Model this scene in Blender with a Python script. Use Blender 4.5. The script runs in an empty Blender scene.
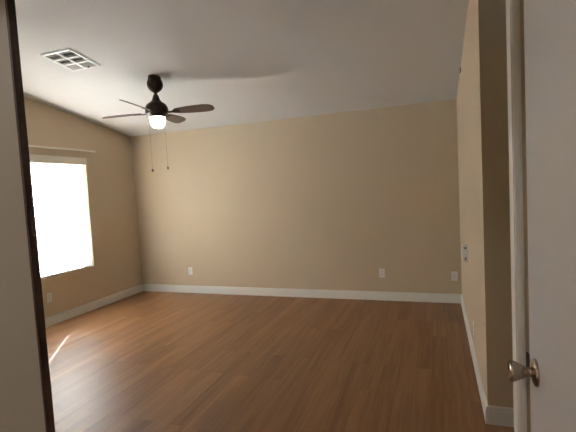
import bpy, bmesh, math, random
from mathutils import Matrix, Vector
random.seed(7)
C = bpy.context.scene.collection
S = bpy.context.scene

# ------------------------------------------------------------------ camera
cam_d = bpy.data.cameras.new('camera')
cam = bpy.data.objects.new('camera', cam_d); C.objects.link(cam)
YAW, PIT, ROL = -0.34532, -0.06475, -0.05432
F = Vector((math.sin(YAW)*math.cos(PIT), math.cos(YAW)*math.cos(PIT), math.sin(PIT)))
Rt = Vector((math.cos(YAW), -math.sin(YAW), 0)); Up = Rt.cross(F)
A = math.cos(ROL)*Rt + math.sin(ROL)*Up
U = -math.sin(ROL)*Rt + math.cos(ROL)*Up
M = Matrix(((A.x, U.x, -F.x, 4.4451), (A.y, U.y, -F.y, -5.3382), (A.z, U.z, -F.z, 1.4930), (0, 0, 0, 1)))
cam.matrix_world = M
cam_d.sensor_width = 36; cam_d.lens = 36*413.89/576; cam_d.clip_start = 0.02
S.camera = cam

# ------------------------------------------------------------------ light
S.view_settings.view_transform = 'Standard'; S.view_settings.look = 'None'
S.view_settings.gamma = 1.0; S.view_settings.use_curve_mapping = False
S.view_settings.exposure = 2.02
W = bpy.data.worlds.new('sky'); S.world = W; W.use_nodes = True
nt = W.node_tree; nt.nodes.clear()
sky = nt.nodes.new('ShaderNodeTexSky'); sky.sky_type = 'NISHITA'; sky.sun_disc = False
sky.sun_elevation = math.radians(33); sky.sun_rotation = math.radians(-35)
bg = nt.nodes.new('ShaderNodeBackground'); bg.inputs['Strength'].default_value = 0.9
wo = nt.nodes.new('ShaderNodeOutputWorld')
nt.links.new(sky.outputs[0], bg.inputs[0]); nt.links.new(bg.outputs[0], wo.inputs[0])
sun_d = bpy.data.lights.new('sun', 'SUN'); sun_d.energy = 50; sun_d.angle = math.radians(0.3); sun_d.color = (.94, .965, 1)
sun = bpy.data.objects.new('sun', sun_d); C.objects.link(sun)
EL = math.radians(32.5)
sd = Vector((0.581*math.cos(EL), -0.814*math.cos(EL), -math.sin(EL)))      # travels into the room
sun.rotation_euler = sd.to_track_quat('-Z', 'Y').to_euler(); sun.location = (-6, 6, 6)

# ------------------------------------------------------------------ materials
def new_mat(name):
    m = bpy.data.materials.new(name); m.use_nodes = True
    return m, m.node_tree, m.node_tree.nodes['Principled BSDF']
def simple(name, col, rough=.5, metal=0, spec=.5, noise=0, scale=30, bump=0, bscale=200):
    m, t, p = new_mat(name)
    p.inputs['Base Color'].default_value = (*col, 1); p.inputs['Roughness'].default_value = rough
    p.inputs['Metallic'].default_value = metal; p.inputs['Specular IOR Level'].default_value = spec
    tc = t.nodes.new('ShaderNodeTexCoord')
    if noise:
        n = t.nodes.new('ShaderNodeTexNoise'); n.inputs['Scale'].default_value = scale; n.inputs['Detail'].default_value = 4
        r = t.nodes.new('ShaderNodeMix'); r.data_type = 'RGBA'
        r.inputs[6].default_value = (*[c*(1-noise) for c in col], 1); r.inputs[7].default_value = (*[min(1, c*(1+noise)) for c in col], 1)
        t.links.new(tc.outputs['Object'], n.inputs['Vector']); t.links.new(n.outputs['Fac'], r.inputs[0]); t.links.new(r.outputs[2], p.inputs['Base Color'])
    if bump:
        n = t.nodes.new('ShaderNodeTexNoise'); n.inputs['Scale'].default_value = bscale; n.inputs['Detail'].default_value = 2
        b = t.nodes.new('ShaderNodeBump'); b.inputs['Strength'].default_value = bump; b.inputs['Distance'].default_value = .002
        t.links.new(tc.outputs['Object'], n.inputs['Vector']); t.links.new(n.outputs['Fac'], b.inputs['Height']); t.links.new(b.outputs[0], p.inputs['Normal'])
    return m
WALL = simple('beige_wall_paint', (.63, .51, .355), .75, noise=.03, scale=1.5, bump=.35, bscale=90)
CEIL = simple('ceiling_paint', (.74, .735, .72), .85, noise=.02, scale=2, bump=.3, bscale=110)
TRIM = simple('white_trim_paint', (.80, .78, .73), .4, noise=.02, scale=5)
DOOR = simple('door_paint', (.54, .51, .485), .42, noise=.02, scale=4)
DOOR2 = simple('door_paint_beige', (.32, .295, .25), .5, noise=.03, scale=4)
EDGE = simple('brown_stained_edge', (.045, .022, .018), .5, noise=.25, scale=12)
PLATE = simple('white_plastic', (.85, .84, .80), .35, noise=.01, scale=20)
SLOT_SHADE = simple('dark_slot_and_shade', (.03, .03, .03), .6, noise=.1)
BRONZE = simple('dark_bronze', (.045, .030, .024), .35, metal=.6, noise=.2, scale=25)
BLADE = simple('walnut_blade', (.15, .10, .075), .45, noise=.25, scale=18)
NICKEL = simple('aged_nickel', (.42, .36, .29), .25, metal=1, noise=.12, scale=40)
VENTM = simple('vent_enamel', (.92, .92, .90), .35, noise=.02)
VENT_DARK = simple('vent_shade_and_lever', (.05, .04, .04), .8, noise=.2)  # shade inside the vent as a dark colour; also the lever
DARK_BROWN = simple('dark_brown_matte', (.09, .065, .065), .6, noise=.1)
GROUND = simple('gravel_yard', (.45, .40, .33), .9, noise=.2, scale=8)
RAILM = simple('blind_rail_cream', (.82, .78, .68), .45, noise=.02)

# laminate floor, planks running towards the back wall
def floor_mat():
    m, t, p = new_mat('laminate_planks'); N = t.nodes.new; L = t.links.new
    tc = N('ShaderNodeTexCoord')
    mp = N('ShaderNodeMapping'); mp.inputs['Rotation'].default_value = (0, 0, math.pi/2)
    L(tc.outputs['Object'], mp.inputs[0])
    br = N('ShaderNodeTexBrick'); br.inputs['Scale'].default_value = 1; br.inputs['Brick Width'].default_value = 1.2
    br.inputs['Row Height'].default_value = .125; br.inputs['Mortar Size'].default_value = .0009; br.offset = .37; br.inputs['Bias'].default_value = 0
    br.inputs['Color1'].default_value = (0, 0, 0, 1); br.inputs['Color2'].default_value = (1, 1, 1, 1); br.inputs['Mortar'].default_value = (.5, .5, .5, 1)
    L(mp.outputs[0], br.inputs[0])
    sc = N('ShaderNodeVectorMath'); sc.operation = 'MULTIPLY'; sc.inputs[1].default_value = (28, 1.6, 1); L(tc.outputs['Object'], sc.inputs[0])
    of = N('ShaderNodeVectorMath'); of.operation = 'ADD'; L(sc.outputs[0], of.inputs[0])
    mu = N('ShaderNodeVectorMath'); mu.operation = 'SCALE'; mu.inputs['Scale'].default_value = 13; L(br.outputs['Color'], mu.inputs[0]); L(mu.outputs[0], of.inputs[1])
    n = N('ShaderNodeTexNoise'); n.inputs['Scale'].default_value = 1; n.inputs['Detail'].default_value = 6; n.inputs['Roughness'].default_value = .6; L(of.outputs[0], n.inputs[0])
    n2 = N('ShaderNodeTexNoise'); n2.inputs['Scale'].default_value = .22; n2.inputs['Detail'].default_value = 3; L(of.outputs[0], n2.inputs[0])
    a1 = N('ShaderNodeMath'); a1.operation = 'MULTIPLY_ADD'; a1.inputs[1].default_value = .5; L(n.outputs['Fac'], a1.inputs[0])
    a2 = N('ShaderNodeMath'); a2.operation = 'MULTIPLY'; a2.inputs[1].default_value = .5; L(n2.outputs['Fac'], a2.inputs[0]); L(a2.outputs[0], a1.inputs[2])
    a3 = N('ShaderNodeMath'); a3.operation = 'MULTIPLY_ADD'; a3.inputs[1].default_value = .10
    sep = N('ShaderNodeSeparateColor'); L(br.outputs['Color'], sep.inputs[0]); L(sep.outputs[0], a3.inputs[0]); L(a1.outputs[0], a3.inputs[2])
    cr = N('ShaderNodeValToRGB'); e = cr.color_ramp.elements
    e[0].position = .36; e[0].color = (.165, .072, .029, 1); e[1].position = .72; e[1].color = (.37, .19, .083, 1)
    L(a3.outputs[0], cr.inputs[0])
    mx = N('ShaderNodeMix'); mx.data_type = 'RGBA'; mx.inputs[7].default_value = (.10, .045, .02, 1)
    mf = N('ShaderNodeMath'); mf.operation = 'MULTIPLY'; mf.inputs[1].default_value = .7; L(br.outputs['Fac'], mf.inputs[0])
    L(mf.outputs[0], mx.inputs[0]); L(cr.outputs[0], mx.inputs[6]); L(mx.outputs[2], p.inputs['Base Color'])
    rr = N('ShaderNodeMapRange'); rr.inputs[3].default_value = .36; rr.inputs[4].default_value = .48; p.inputs['Specular IOR Level'].default_value = .38; L(n.outputs['Fac'], rr.inputs[0]); L(rr.outputs[0], p.inputs['Roughness'])
    b = N('ShaderNodeBump'); b.inputs['Strength'].default_value = .12; b.inputs['Distance'].default_value = .001; L(n.outputs['Fac'], b.inputs['Height']); L(b.outputs[0], p.inputs['Normal'])
    return m
FLOOR = floor_mat()

def slat_mat():      # white vinyl that lets daylight through
    m = bpy.data.materials.new('vinyl_slat'); m.use_nodes = True; t = m.node_tree; t.nodes.clear()
    o = t.nodes.new('ShaderNodeOutputMaterial'); mx = t.nodes.new('ShaderNodeMixShader'); mx.inputs[0].default_value = .5
    d = t.nodes.new('ShaderNodeBsdfDiffuse'); d.inputs[0].default_value = (.9, .9, .89, 1)
    tr = t.nodes.new('ShaderNodeBsdfTranslucent'); tr.inputs[0].default_value = (.95, .95, .93, 1)
    t.links.new(d.outputs[0], mx.inputs[1]); t.links.new(tr.outputs[0], mx.inputs[2]); t.links.new(mx.outputs[0], o.inputs[0]); return m
SLAT = slat_mat()
def glass_mat():
    m = bpy.data.materials.new('window_glass'); m.use_nodes = True; t = m.node_tree; t.nodes.clear()
    o = t.nodes.new('ShaderNodeOutputMaterial'); mx = t.nodes.new('ShaderNodeMixShader'); mx.inputs[0].default_value = .06
    a = t.nodes.new('ShaderNodeBsdfTransparent'); g = t.nodes.new('ShaderNodeBsdfGlossy'); g.inputs['Roughness'].default_value = .02
    t.links.new(a.outputs[0], mx.inputs[1]); t.links.new(g.outputs[0], mx.inputs[2]); t.links.new(mx.outputs[0], o.inputs[0]); return m
GLASS = glass_mat()
def emit(name, col, s):
    m, t, p = new_mat(name); p.inputs['Base Color'].default_value = (.9, .88, .84, 1)
    p.inputs['Emission Color'].default_value = (*col, 1); p.inputs['Emission Strength'].default_value = s; return m
GLOBE = emit('lit_frosted_globe', (1, .93, .80), 4.0)
FILLG = emit('fill_lamp_glow', (1, .95, .91), 15.0)  # glow of the added fill lamp in the hall

# ------------------------------------------------------------------ helpers
def box(bm, x0, x1, y0, y1, z0, z1, mi=0, mat=None):
    vs = [bm.verts.new(v) for v in ((x0,y0,z0),(x1,y0,z0),(x1,y1,z0),(x0,y1,z0),(x0,y0,z1),(x1,y0,z1),(x1,y1,z1),(x0,y1,z1))]
    if mat is not None:
        for v in vs: v.co = mat @ v.co
    for f in ((3,2,1,0),(4,5,6,7),(0,1,5,4),(1,2,6,5),(2,3,7,6),(3,0,4,7)):
        fc = bm.faces.new([vs[i] for i in f]); fc.material_index = mi
    return vs
def obj(name, bm, mats, parent=None, bevel=0, smooth=False, matrix=None):
    me = bpy.data.meshes.new(name); bmesh.ops.recalc_face_normals(bm, faces=bm.faces); bm.to_mesh(me); bm.free()
    for m in (mats if isinstance(mats, (list, tuple)) else [mats]): me.materials.append(m)
    if smooth:
        for p in me.polygons: p.use_smooth = True
    o = bpy.data.objects.new(name, me); C.objects.link(o)
    if parent: o.parent = parent
    if matrix is not None: o.matrix_local = matrix
    if bevel:
        b = o.modifiers.new('bevel', 'BEVEL'); b.width = bevel; b.segments = 2; b.limit_method = 'ANGLE'; b.angle_limit = .7
    return o
def lathe(bm, prof, n=32, axis='z', mat=None):
    """prof: (r, h) pairs"""
    rings = []
    for r, h in prof:
        ring = []
        for i in range(n):
            a = 2*math.pi*i/n; v = Vector((r*math.cos(a), r*math.sin(a), h))
            if mat is not None: v = mat @ v
            ring.append(bm.verts.new(v))
        rings.append(ring)
    for a, b in zip(rings, rings[1:]):
        for i in range(n): bm.faces.new((a[i], a[(i+1) % n], b[(i+1) % n], b[i]))
    bm.faces.new(rings[0][::-1]); bm.faces.new(rings[-1])
def cyl(bm, p0, p1, r, n=10):
    p0, p1 = Vector(p0), Vector(p1); d = p1-p0
    m = Matrix.Translation(p0) @ d.to_track_quat('Z', 'Y').to_matrix().to_4x4()
    lathe(bm, [(r, 0), (r, d.length)], n, mat=m)
def thing(name, label, cat, loc, rot=(0,0,0), group=None):
    o = bpy.data.objects.new(name, None); C.objects.link(o); o.location = loc; o.rotation_euler = rot
    o.empty_display_size = .1; o['label'] = label; o['category'] = cat
    if group: o['group'] = group
    return o
def struct(name, bm, m, label=None, bevel=0):
    o = obj(name, bm, m, bevel=bevel); o['kind'] = 'structure'
    if label: o['label'] = label
    return o
def B(*boxes):
    bm = bmesh.new()
    for b in boxes: box(bm, *b)
    return bm

# ------------------------------------------------------------------ room shell
WX = 4.705; YN = -2.647; H = 2.44; SL = -.159; YF = -5.0
ceil_z = lambda y: H + SL*y
wy0, wy1, wz0, wz1 = -2.46, -.945, .585, 2.03        # window opening in the left wall

struct('floor', B((-.15, 6.0, -6.75, .15, -.12, 0)), FLOOR, 'brown wood laminate plank floor')
bm = bmesh.new()                                         # sloping ceiling slab
pts = []
for x in (-.15, 6.0):
    for y, dz in ((.15, 0), (YF-.12, 0), (YF-.12, .12), (.15, .12)):
        pts.append(bm.verts.new((x, y, ceil_z(y)+dz)))
for f in ((0,1,2,3),(4,5,6,7),(0,1,5,4),(1,2,6,5),(2,3,7,6),(3,0,4,7)): bm.faces.new([pts[i] for i in f])
struct('ceiling', bm, CEIL, 'white sloping ceiling rising towards the doorway')
T = 3.4
def sloped_wall(name, x0, x1, y0, y1, mat, holes=None):
    """wall running along y whose top follows the ceiling"""
    bm = bmesh.new()
    ys = [y0, y1] if not holes else [y0, holes[0], holes[1], y1]
    def seg(a, b, z0, z1a, z1b):
        v = [bm.verts.new(p) for p in ((x0,a,z0),(x1,a,z0),(x1,b,z0),(x0,b,z0),(x0,a,z1a),(x1,a,z1a),(x1,b,z1b),(x0,b,z1b))]
        for f in ((3,2,1,0),(4,5,6,7),(0,1,5,4),(1,2,6,5),(2,3,7,6),(3,0,4,7)): bm.faces.new([v[i] for i in f])
    for a, b in zip(ys, ys[1:]):
        if holes and a == holes[0]:
            seg(a, b, 0, holes[2], holes[2]); seg(a, b, holes[3], ceil_z(a), ceil_z(b))
        else: seg(a, b, 0, ceil_z(a), ceil_z(b))
    return struct(name, bm, mat)
sloped_wall('wall_left', -.11, 0, YF, .0, WALL, (wy0, wy1, wz0, wz1))
struct('wall_back', B((-.15, 6.0, 0, .15, 0, H)), WALL)
wr = sloped_wall('wall_right', WX, 5.9, YN, 0, WALL)
obj('paint_crack', B((WX-.006, WX+.001, -.93, -.87, 2.53, 2.575)), SLOT_SHADE, wr, bevel=.002)['label'] = 'small dark crack where the wall meets the ceiling'
sloped_wall('wall_alcove', 5.9, 6.0, YF, YN, WALL)
sloped_wall('wall_stub', 4.74, 4.86, YF, -3.93, WALL)
struct('wall_front', B((-.15, 2.735, YF-.12, YF, 0, 3.2), (4.735, 6.0, YF-.12, YF, 0, 3.2), (2.735, 4.735, YF-.12, YF, 2.09, 3.2)), WALL)
struct('wall_hall_left', B((2.3, 2.42, -6.75, YF-.12, 0, H)), WALL)
struct('wall_hall_right', B((4.9, 5.02, -6.75, YF-.12, 0, H)), WALL)
struct('wall_hall_end', B((2.42, 4.9, -6.75, -6.65, 0, H)), WALL)
struct('ceiling_hall', B((2.42, 4.9, -6.65, YF-.12, H, H+.1)), CEIL)

# baseboards: profile with a small eased top
def baseboard(name, a, b, n):
    """a,b floor points on the wall face, n unit normal into the room"""
    a, b, n = Vector((*a, 0)), Vector((*b, 0)), Vector((*n, 0))
    prof = [(0, 0), (.015, 0), (.015, .086), (.012, .094), (.0115, .102), (.007, .110), (0, .112)]
    bm = bmesh.new()
    r = [[bm.verts.new(p + n*d + Vector((0, 0, z))) for d, z in prof] for p in (a, b)]
    k = len(prof)
    for i in range(k): bm.faces.new((r[0][i], r[0][(i+1) % k], r[1][(i+1) % k], r[1][i]))
    bm.faces.new(r[0][::-1]); bm.faces.new(r[1])
    return struct(name, bm, TRIM)
baseboard('baseboard_left', (0, YF), (0, -.015), (1, 0))
baseboard('baseboard_back', (0, 0), (WX, 0), (0, -1))
baseboard('baseboard_right', (WX, YN-.015), (WX, -.015), (-1, 0))
baseboard('baseboard_return', (WX, YN), (5.9, YN), (0, -1))
baseboard('baseboard_front', (.015, YF), (2.66, YF), (0, 1))

# white casing on the end of the stub wall, seen past the open door
struct('wall_stub_end', B((4.685, 4.86, -3.93, -3.86, 0, 2.6)), WALL)
bm = bmesh.new()
box(bm, 4.663, 4.689, -3.942, -3.875, 0, 2.10); box(bm, 4.667, 4.681, -3.946, -3.942, 0, 2.10)
cas = struct('trim_1', bm, TRIM, 'white upright casing beside the open door', bevel=.001)
obj('dark_block', B((4.689, 4.698, -3.95, -3.93, .905, .955)), DARK_BROWN, cas, bevel=.002)['label'] = 'small dark block on the casing'  # dark brown block beside the door edge at knob height
# doorway frame
struct('trim_2', B((2.735, 2.75, YF-.12, YF, 0, 2.09), (4.72, 4.735, YF-.12, YF, 0, 2.09), (2.735, 4.735, YF-.12, YF, 2.075, 2.09)), TRIM, 'white frame around the double doorway')

# ------------------------------------------------------------------ doors
d1 = struct('door_1', B((4.689, 4.724, -4.95, -3.995, .01, 2.04)), DOOR, 'plain white door standing open at the right with a knob', bevel=.003)
def knob(parent, x, y, z, s):
    """s = -1: towards -x"""
    m = Matrix.Translation((x, y, z)) @ Matrix.Rotation(-math.pi/2 if s < 0 else math.pi/2, 4, 'Y')
    bm = bmesh.new(); lathe(bm, [(.0375, 0), (.0375, .003), (.035, .007), (.024, .011), (.014, .012)], 40, mat=m)
    ro = obj('rosette', bm, NICKEL, parent, smooth=True)
    bm = bmesh.new()
    lathe(bm, [(.0150, .010), (.0125, .016), (.0125, .022), (.0150, .028), (.0190, .036), (.0235, .045), (.0275, .054), (.0300, .0600), (.0300, .0625), (.0270, .066), (.020, .068), (.010, .069), (.002, .069)], 40, mat=m)
    obj('knob', bm, NICKEL, parent, smooth=True)
knob(d1, 4.689, -4.085, .957, -1); knob(d1, 4.724, -4.085, .957, 1)
for z in (.2, 1.05, 1.85):
    bm = bmesh.new(); cyl(bm, (4.727, -4.955, z), (4.727, -4.955, z+.09), .006); obj('hinge', bm, NICKEL, d1, smooth=True)
# left leaf, half open, dark stained edge
P1 = Vector((3.580, -4.661)); L_ = .95
az = math.radians(-111.2); along = Vector((math.sin(az), math.cos(az))); th = Vector((math.sin(az+math.pi/2), math.cos(az+math.pi/2)))
bm = bmesh.new()
m = Matrix(((along.x, th.x, 0, P1.x), (along.y, th.y, 0, P1.y), (0, 0, 1, 0), (0, 0, 0, 1)))
box(bm, .004, .90, 0, .0295, .01, 2.04, mat=m)
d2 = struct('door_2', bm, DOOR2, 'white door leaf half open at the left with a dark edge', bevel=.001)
bm = bmesh.new(); box(bm, 0, .0045, .0, .0295, .01, 2.04, mat=m); obj('edge_strip', bm, EDGE, d2)['label'] = 'dark brown door edge'

# ------------------------------------------------------------------ window
fr = struct('window_1', B((-.105, -.085, wy0, wy1, wz0, wz0+.05), (-.105, -.085, wy0, wy1, wz1-.05, wz1),
       (-.105, -.085, wy0, wy0+.04, wz0+.05, wz1-.05), (-.105, -.085, wy1-.04, wy1, wz0+.05, wz1-.05),
       (-.10, -.088, -1.73, -1.685, wz0+.05, wz1-.05)), TRIM, 'white framed sliding window behind closed blinds', bevel=.003)
obj('pane', B((-.097, -.093, wy0+.04, -1.73, wz0+.05, wz1-.05)), GLASS, fr)
obj('pane', B((-.097, -.093, -1.685, wy1-.04, wz0+.05, wz1-.05)), GLASS, fr)

bl = thing('window_blind', 'closed white horizontal blind glowing with daylight in the left window', 'blind', (-.07, (wy0+wy1)/2, wz0))
def bobj(name, bm, m, par=bl, **k):
    bmesh.ops.translate(bm, verts=bm.verts, vec=-bl.location); return obj(name, bm, m, par, **k)
X0 = -.028; y0, y1 = wy0+.004, wy1-.004
holes = [-1.127, -1.70, -2.35]; HW = .0062
bm = bmesh.new()
z = wz0+.048
tilt = math.radians(12)
while z < wz1-.06:
    m = Matrix.Translation((X0, 0, z)) @ Matrix.Rotation(tilt, 4, 'Y')
    def sb(ya, yb, za, zb): box(bm, -.0012, .0012, ya, yb, za, zb, mat=m)
    sb(y0, y1, .0065, .025); sb(y0, y1, -.025, -.0065)
    ed = [y0] + [v for h in sorted(holes) for v in (h-HW, h+HW)] + [y1]
    for i in range(0, len(ed), 2): sb(ed[i], ed[i+1], -.0065, .0065)
    z += .044
bobj('slats', bm, SLAT)
bobj('bottom_rail', B((X0-.022, X0+.022, y0, y1, wz0+.003, wz0+.022)), RAILM, bevel=.004)
bobj('headrail', B((X0-.028, X0+.028, y0, y1, wz1-.055, wz1-.004)), RAILM)
bobj('valance', B((.002, .014, wy0-.03, wy1+.012, 1.966, 2.06), (.002, .02, wy0-.03, wy1+.012, 2.048, 2.06)), RAILM, bevel=.002)
for h in holes:
    for dx in (.029,):
        bm = bmesh.new(); cyl(bm, (X0+dx, h-.012, wz0+.03), (X0+dx, h-.012, wz1-.05), .0012, 6); bobj('ladder_cord', bm, PLATE)
bm = bmesh.new(); cyl(bm, (X0+.036, wy1-.05, .66), (X0+.036, wy1-.05, wz1-.05), .0013, 6); bobj('pull_cord', bm, PLATE)
bm = bmesh.new(); lathe(bm, [(.003, .665), (.007, .64), (.008, .63), (.004, .626)], 12, mat=Matrix.Translation((X0+.036, wy1-.05, 0))); bobj('cord_tassel', bm, PLATE, smooth=True)

# curtain rod above the window
cr = thing('curtain_rod', 'slim cream curtain rod fixed to the wall above the window', 'curtain rod', (0, -1.7, 2.155))
rl = Vector((0, 1.7, -2.155))
def robj(name, bm): bmesh.ops.translate(bm, verts=bm.verts, vec=rl); return obj(name, bm, RAILM, cr, bevel=.003)
robj('rail', B((.042, .050, -2.62, -.80, 2.142, 2.164)))
for ya in (-2.62, -1.71, -.808): robj('bracket', B((.0, .044, ya, ya+.008, 2.142, 2.164)))

# ------------------------------------------------------------------ outlets
def outlet(x, y, z, rz, label, kind='outlet', w=.070, h=.115):
    t = thing('wall_outlet', label, 'outlet', (x, y, z), (0, 0, rz), None)
    # local: -y points into the room
    obj('cover_plate', B((-w/2, w/2, -.006, 0, -h/2, h/2)), PLATE, t, bevel=.0025)
    for s in (-1, 1):
        bm = bmesh.new()
        r = .0165
        vs = []
        for i in range(24):
            a = 2*math.pi*i/24; vs.append((r*math.cos(a), max(-.014, min(.014, r*math.sin(a)))))
        f0 = [bm.verts.new((px, -.006, s*.0195+pz)) for px, pz in vs]; f1 = [bm.verts.new((px, -.0085, s*.0195+pz)) for px, pz in vs]
        for i in range(24): bm.faces.new((f0[i], f0[(i+1) % 24], f1[(i+1) % 24], f1[i]))
        bm.faces.new(f0); bm.faces.new(f1)
        so = obj('socket', bm, PLATE, t)
        zc = s*.0195
        obj('slot', B((-.0075, -.0050, -.0092, -.0083, zc-.002, zc+.007), (.0045, .0065, -.0092, -.0083, zc-.001, zc+.006), (-.002, .002, -.0092, -.0083, zc-.010, zc-.006)), SLOT_SHADE, so)
    bm = bmesh.new(); lathe(bm, [(.003, 0), (.003, .0015)], 12, mat=Matrix.Translation((0, -.006, 0)) @ Matrix.Rotation(math.pi/2, 4, 'X')); obj('screw', bm, NICKEL, t)
    return t
outlet(.905, 0, .335, 0, 'white outlet on the back wall nearest the left corner, below the fan')
outlet(3.764, 0, .354, 0, 'white outlet low on the back wall, right of its middle')
outlet(4.628, 0, .332, 0, 'white outlet low on the back wall tight in the right corner')
outlet(0, -1.675, .342, math.pi/2, 'white outlet on the left wall below the window')
outlet(WX, -1.738, .275, -math.pi/2, 'outlet low on the right wall just above the baseboard, seen at a grazing angle')
# small white control box on the right wall
t = thing('wall_control', 'small white control box on the right wall near the back corner', 'control box', (WX, -1.09, .80), (0, 0, -math.pi/2))
obj('back_plate', B((-.065, .065, -.008, 0, -.09, .09)), PLATE, t, bevel=.003)
obj('housing', B((-.060, .060, -.046, -.008, -.075, .075)), PLATE, t, bevel=.006)
for gz in (-.05, .05): obj('side_shadow', B((.060, .064, -.022, -.008, gz-.008, gz+.008)), SLOT_SHADE, t)  # dark blocks standing in for the shadows where the box meets the wall

# ------------------------------------------------------------------ ceiling vent
vc = (1.29, -2.282)
v = thing('ceiling_vent', 'square white air vent grille on the sloping ceiling', 'vent', (vc[0], vc[1], ceil_z(vc[1])), (math.atan(SL), 0, 0))
w, h = .172, .178
bars = [(-w, w, -h, -h+.026, -.014, 0), (-w, w, h-.026, h, -.014, 0), (-w, -w+.026, -h, h, -.014, 0), (w-.022, w, -h, h, -.014, 0)]
obj('frame', B(*bars, (-w-.012, w+.012, -h-.012, h+.012, -.0035, -.0005)), VENTM, v, bevel=.002)
obj('duct_shade', B((-w+.02, w-.02, -h+.02, h-.02, -.0055, -.0042)), VENT_DARK, v)  # flat dark plate in place of the shaded depth behind the louvers
ys = [-h+.022, -h+.022+.104, -h+.022+.208, h-.022]
obj('crossbar', B((-.011, .011, -h+.02, h-.02, -.015, -.0055)), VENTM, v, bevel=.001)
for yy in ys[1:3]: obj('crossbar', B((-w+.02, w-.02, yy-.010, yy+.010, -.015, -.0055)), VENTM, v, bevel=.001)
bm = bmesh.new()
for k in range(3):
    n = 6 if k == 2 else 2
    for cx0, cx1 in ((-w+.022, -.009), (.009, w-.022)):
        for i in range(n):
            yc = ys[k] + (i+.5)*(ys[k+1]-ys[k])/n
            tl = .5 if k > 0 else .5
            tl = -.9 if k == 2 else 1.25
            mm = Matrix.Translation((0, yc, -.010)) @ Matrix.Rotation(tl, 4, 'X')
            hh = .0095 if k == 2 else .004
            box(bm, cx0, cx1, -hh if k == 2 else -.004, hh if k == 2 else .004, -.0005, .0005, mat=mm)
obj('louvers', bm, VENTM, v)
bm = bmesh.new(); box(bm, .06, .075, h-.045, h-.035, -.028, -.012); obj('damper_lever', bm, VENT_DARK, v)

# ------------------------------------------------------------------ ceiling fan
FX, FY = 1.768, -1.704
zc = ceil_z(FY)
fan = thing('ceiling_fan', 'dark bronze four blade ceiling fan with a lit white globe', 'ceiling fan', (FX, FY, 0))
bm = bmesh.new()
lathe(bm, [(.062, zc+.012), (.064, 2.697), (.066, 2.685), (.072, 2.672), (.079, 2.655), (.081, 2.635), (.077, 2.61), (.064, 2.585), (.045, 2.567), (.026, 2.555), (.018, 2.548)], 36)
for vv in bm.verts:                                       # seat the canopy's top on the slope
    if vv.co.z > 2.698: vv.co.z = ceil_z(FY+vv.co.y) - .0005
obj('canopy', bm, BRONZE, fan, smooth=True)
bm = bmesh.new(); lathe(bm, [(.015, 2.44), (.015, 2.56)], 16); obj('downrod', bm, BRONZE, fan, smooth=True)
bm = bmesh.new()
lathe(bm, [(.018, 2.535), (.028, 2.520), (.040, 2.480), (.055, 2.460), (.080, 2.445), (.100, 2.428), (.112, 2.402), (.116, 2.380), (.116, 2.350), (.110, 2.335), (.090, 2.325), (.088, 2.305), (.070, 2.30)], 40)
obj('motor_housing', bm, BRONZE, fan, smooth=True)
bm = bmesh.new()
lathe(bm, [(.078, 2.305), (.076, 2.292), (.077, 2.272), (.073, 2.245), (.062, 2.218), (.044, 2.200), (.022, 2.191), (.003, 2.189)], 36)
obj('light_globe', bm, GLOBE, fan, smooth=True)['label'] = 'lit white frosted globe'
ZB = 2.352
for k in range(4):
    a = math.radians(9 + 90*k)
    rm = Matrix.Rotation(a, 4, 'Z')
    pm = Matrix.Translation((0, 0, ZB)) @ Matrix.Rotation(math.radians(-19), 4, 'X')
    bm = bmesh.new()                                      # paddle outline
    up = [(.20, .040), (.26, .052), (.34, .062), (.44, .068), (.50, .069), (.555, .064), (.592, .052), (.613, .030), (.619, 0)]
    out = up + [(x, -y) for x, y in up[::-1][1:]]
    lo = [bm.verts.new(pm @ Vector((x, y, -.003))) for x, y in out]; hi = [bm.verts.new(pm @ Vector((x, y, .003))) for x, y in out]
    n = len(out)
    for i in range(n): bm.faces.new((lo[i], lo[(i+1) % n], hi[(i+1) % n], hi[i]))
    bm.faces.new(lo); bm.faces.new(hi)
    bd = obj('blade', bm, BLADE, fan, matrix=rm)
    bm = bmesh.new()
    box(bm, .095, .20, -.013, .013, -.012, -.003, mat=pm); box(bm, .18, .25, -.03, .03, -.008, -.0032, mat=pm)
    obj('blade_iron', bm, BRONZE, bd, bevel=.002)
for (dx, dy, zt) in ((-.068, -.050, 1.765), (.050, .048, 1.785)):
    bm = bmesh.new(); cyl(bm, (dx*1.0, dy*1.0, zt), (dx, dy, 2.312), .001, 6)
    ch = obj('pull_chain', bm, BRONZE, fan)
    bm = bmesh.new(); r = .011 if dx < 0 else .008
    lathe(bm, [(r*.3, zt+.012), (r*.8, zt+.006), (r, zt-.004), (r*.8, zt-.014), (r*.3, zt-.018)], 14, mat=Matrix.Translation((dx, dy, 0))); obj('pull_knob', bm, BRONZE, ch, smooth=True)

# ------------------------------------------------------------------ unseen fill lamp, added behind the camera to brighten the doors
hl = thing('added_fill_lamp', 'unseen fill lamp added on the hall ceiling to brighten the doors', 'lamp', (3.6, -6.0, H))
bm = bmesh.new(); lathe(bm, [(.15, 0), (.155, -.02), (.14, -.03)], 32); obj('base', bm, NICKEL, hl, smooth=True)
bm = bmesh.new(); lathe(bm, [(.138, -.03), (.12, -.07), (.07, -.10), (.01, -.11)], 32); obj('fill_emitter', bm, FILLG, hl, smooth=True)

# ------------------------------------------------------------------ yard outside
bm = B((-14, -.16, -12, 12, -.3, -.2)); struct('ground', bm, GROUND, 'pale gravel yard outside the window')
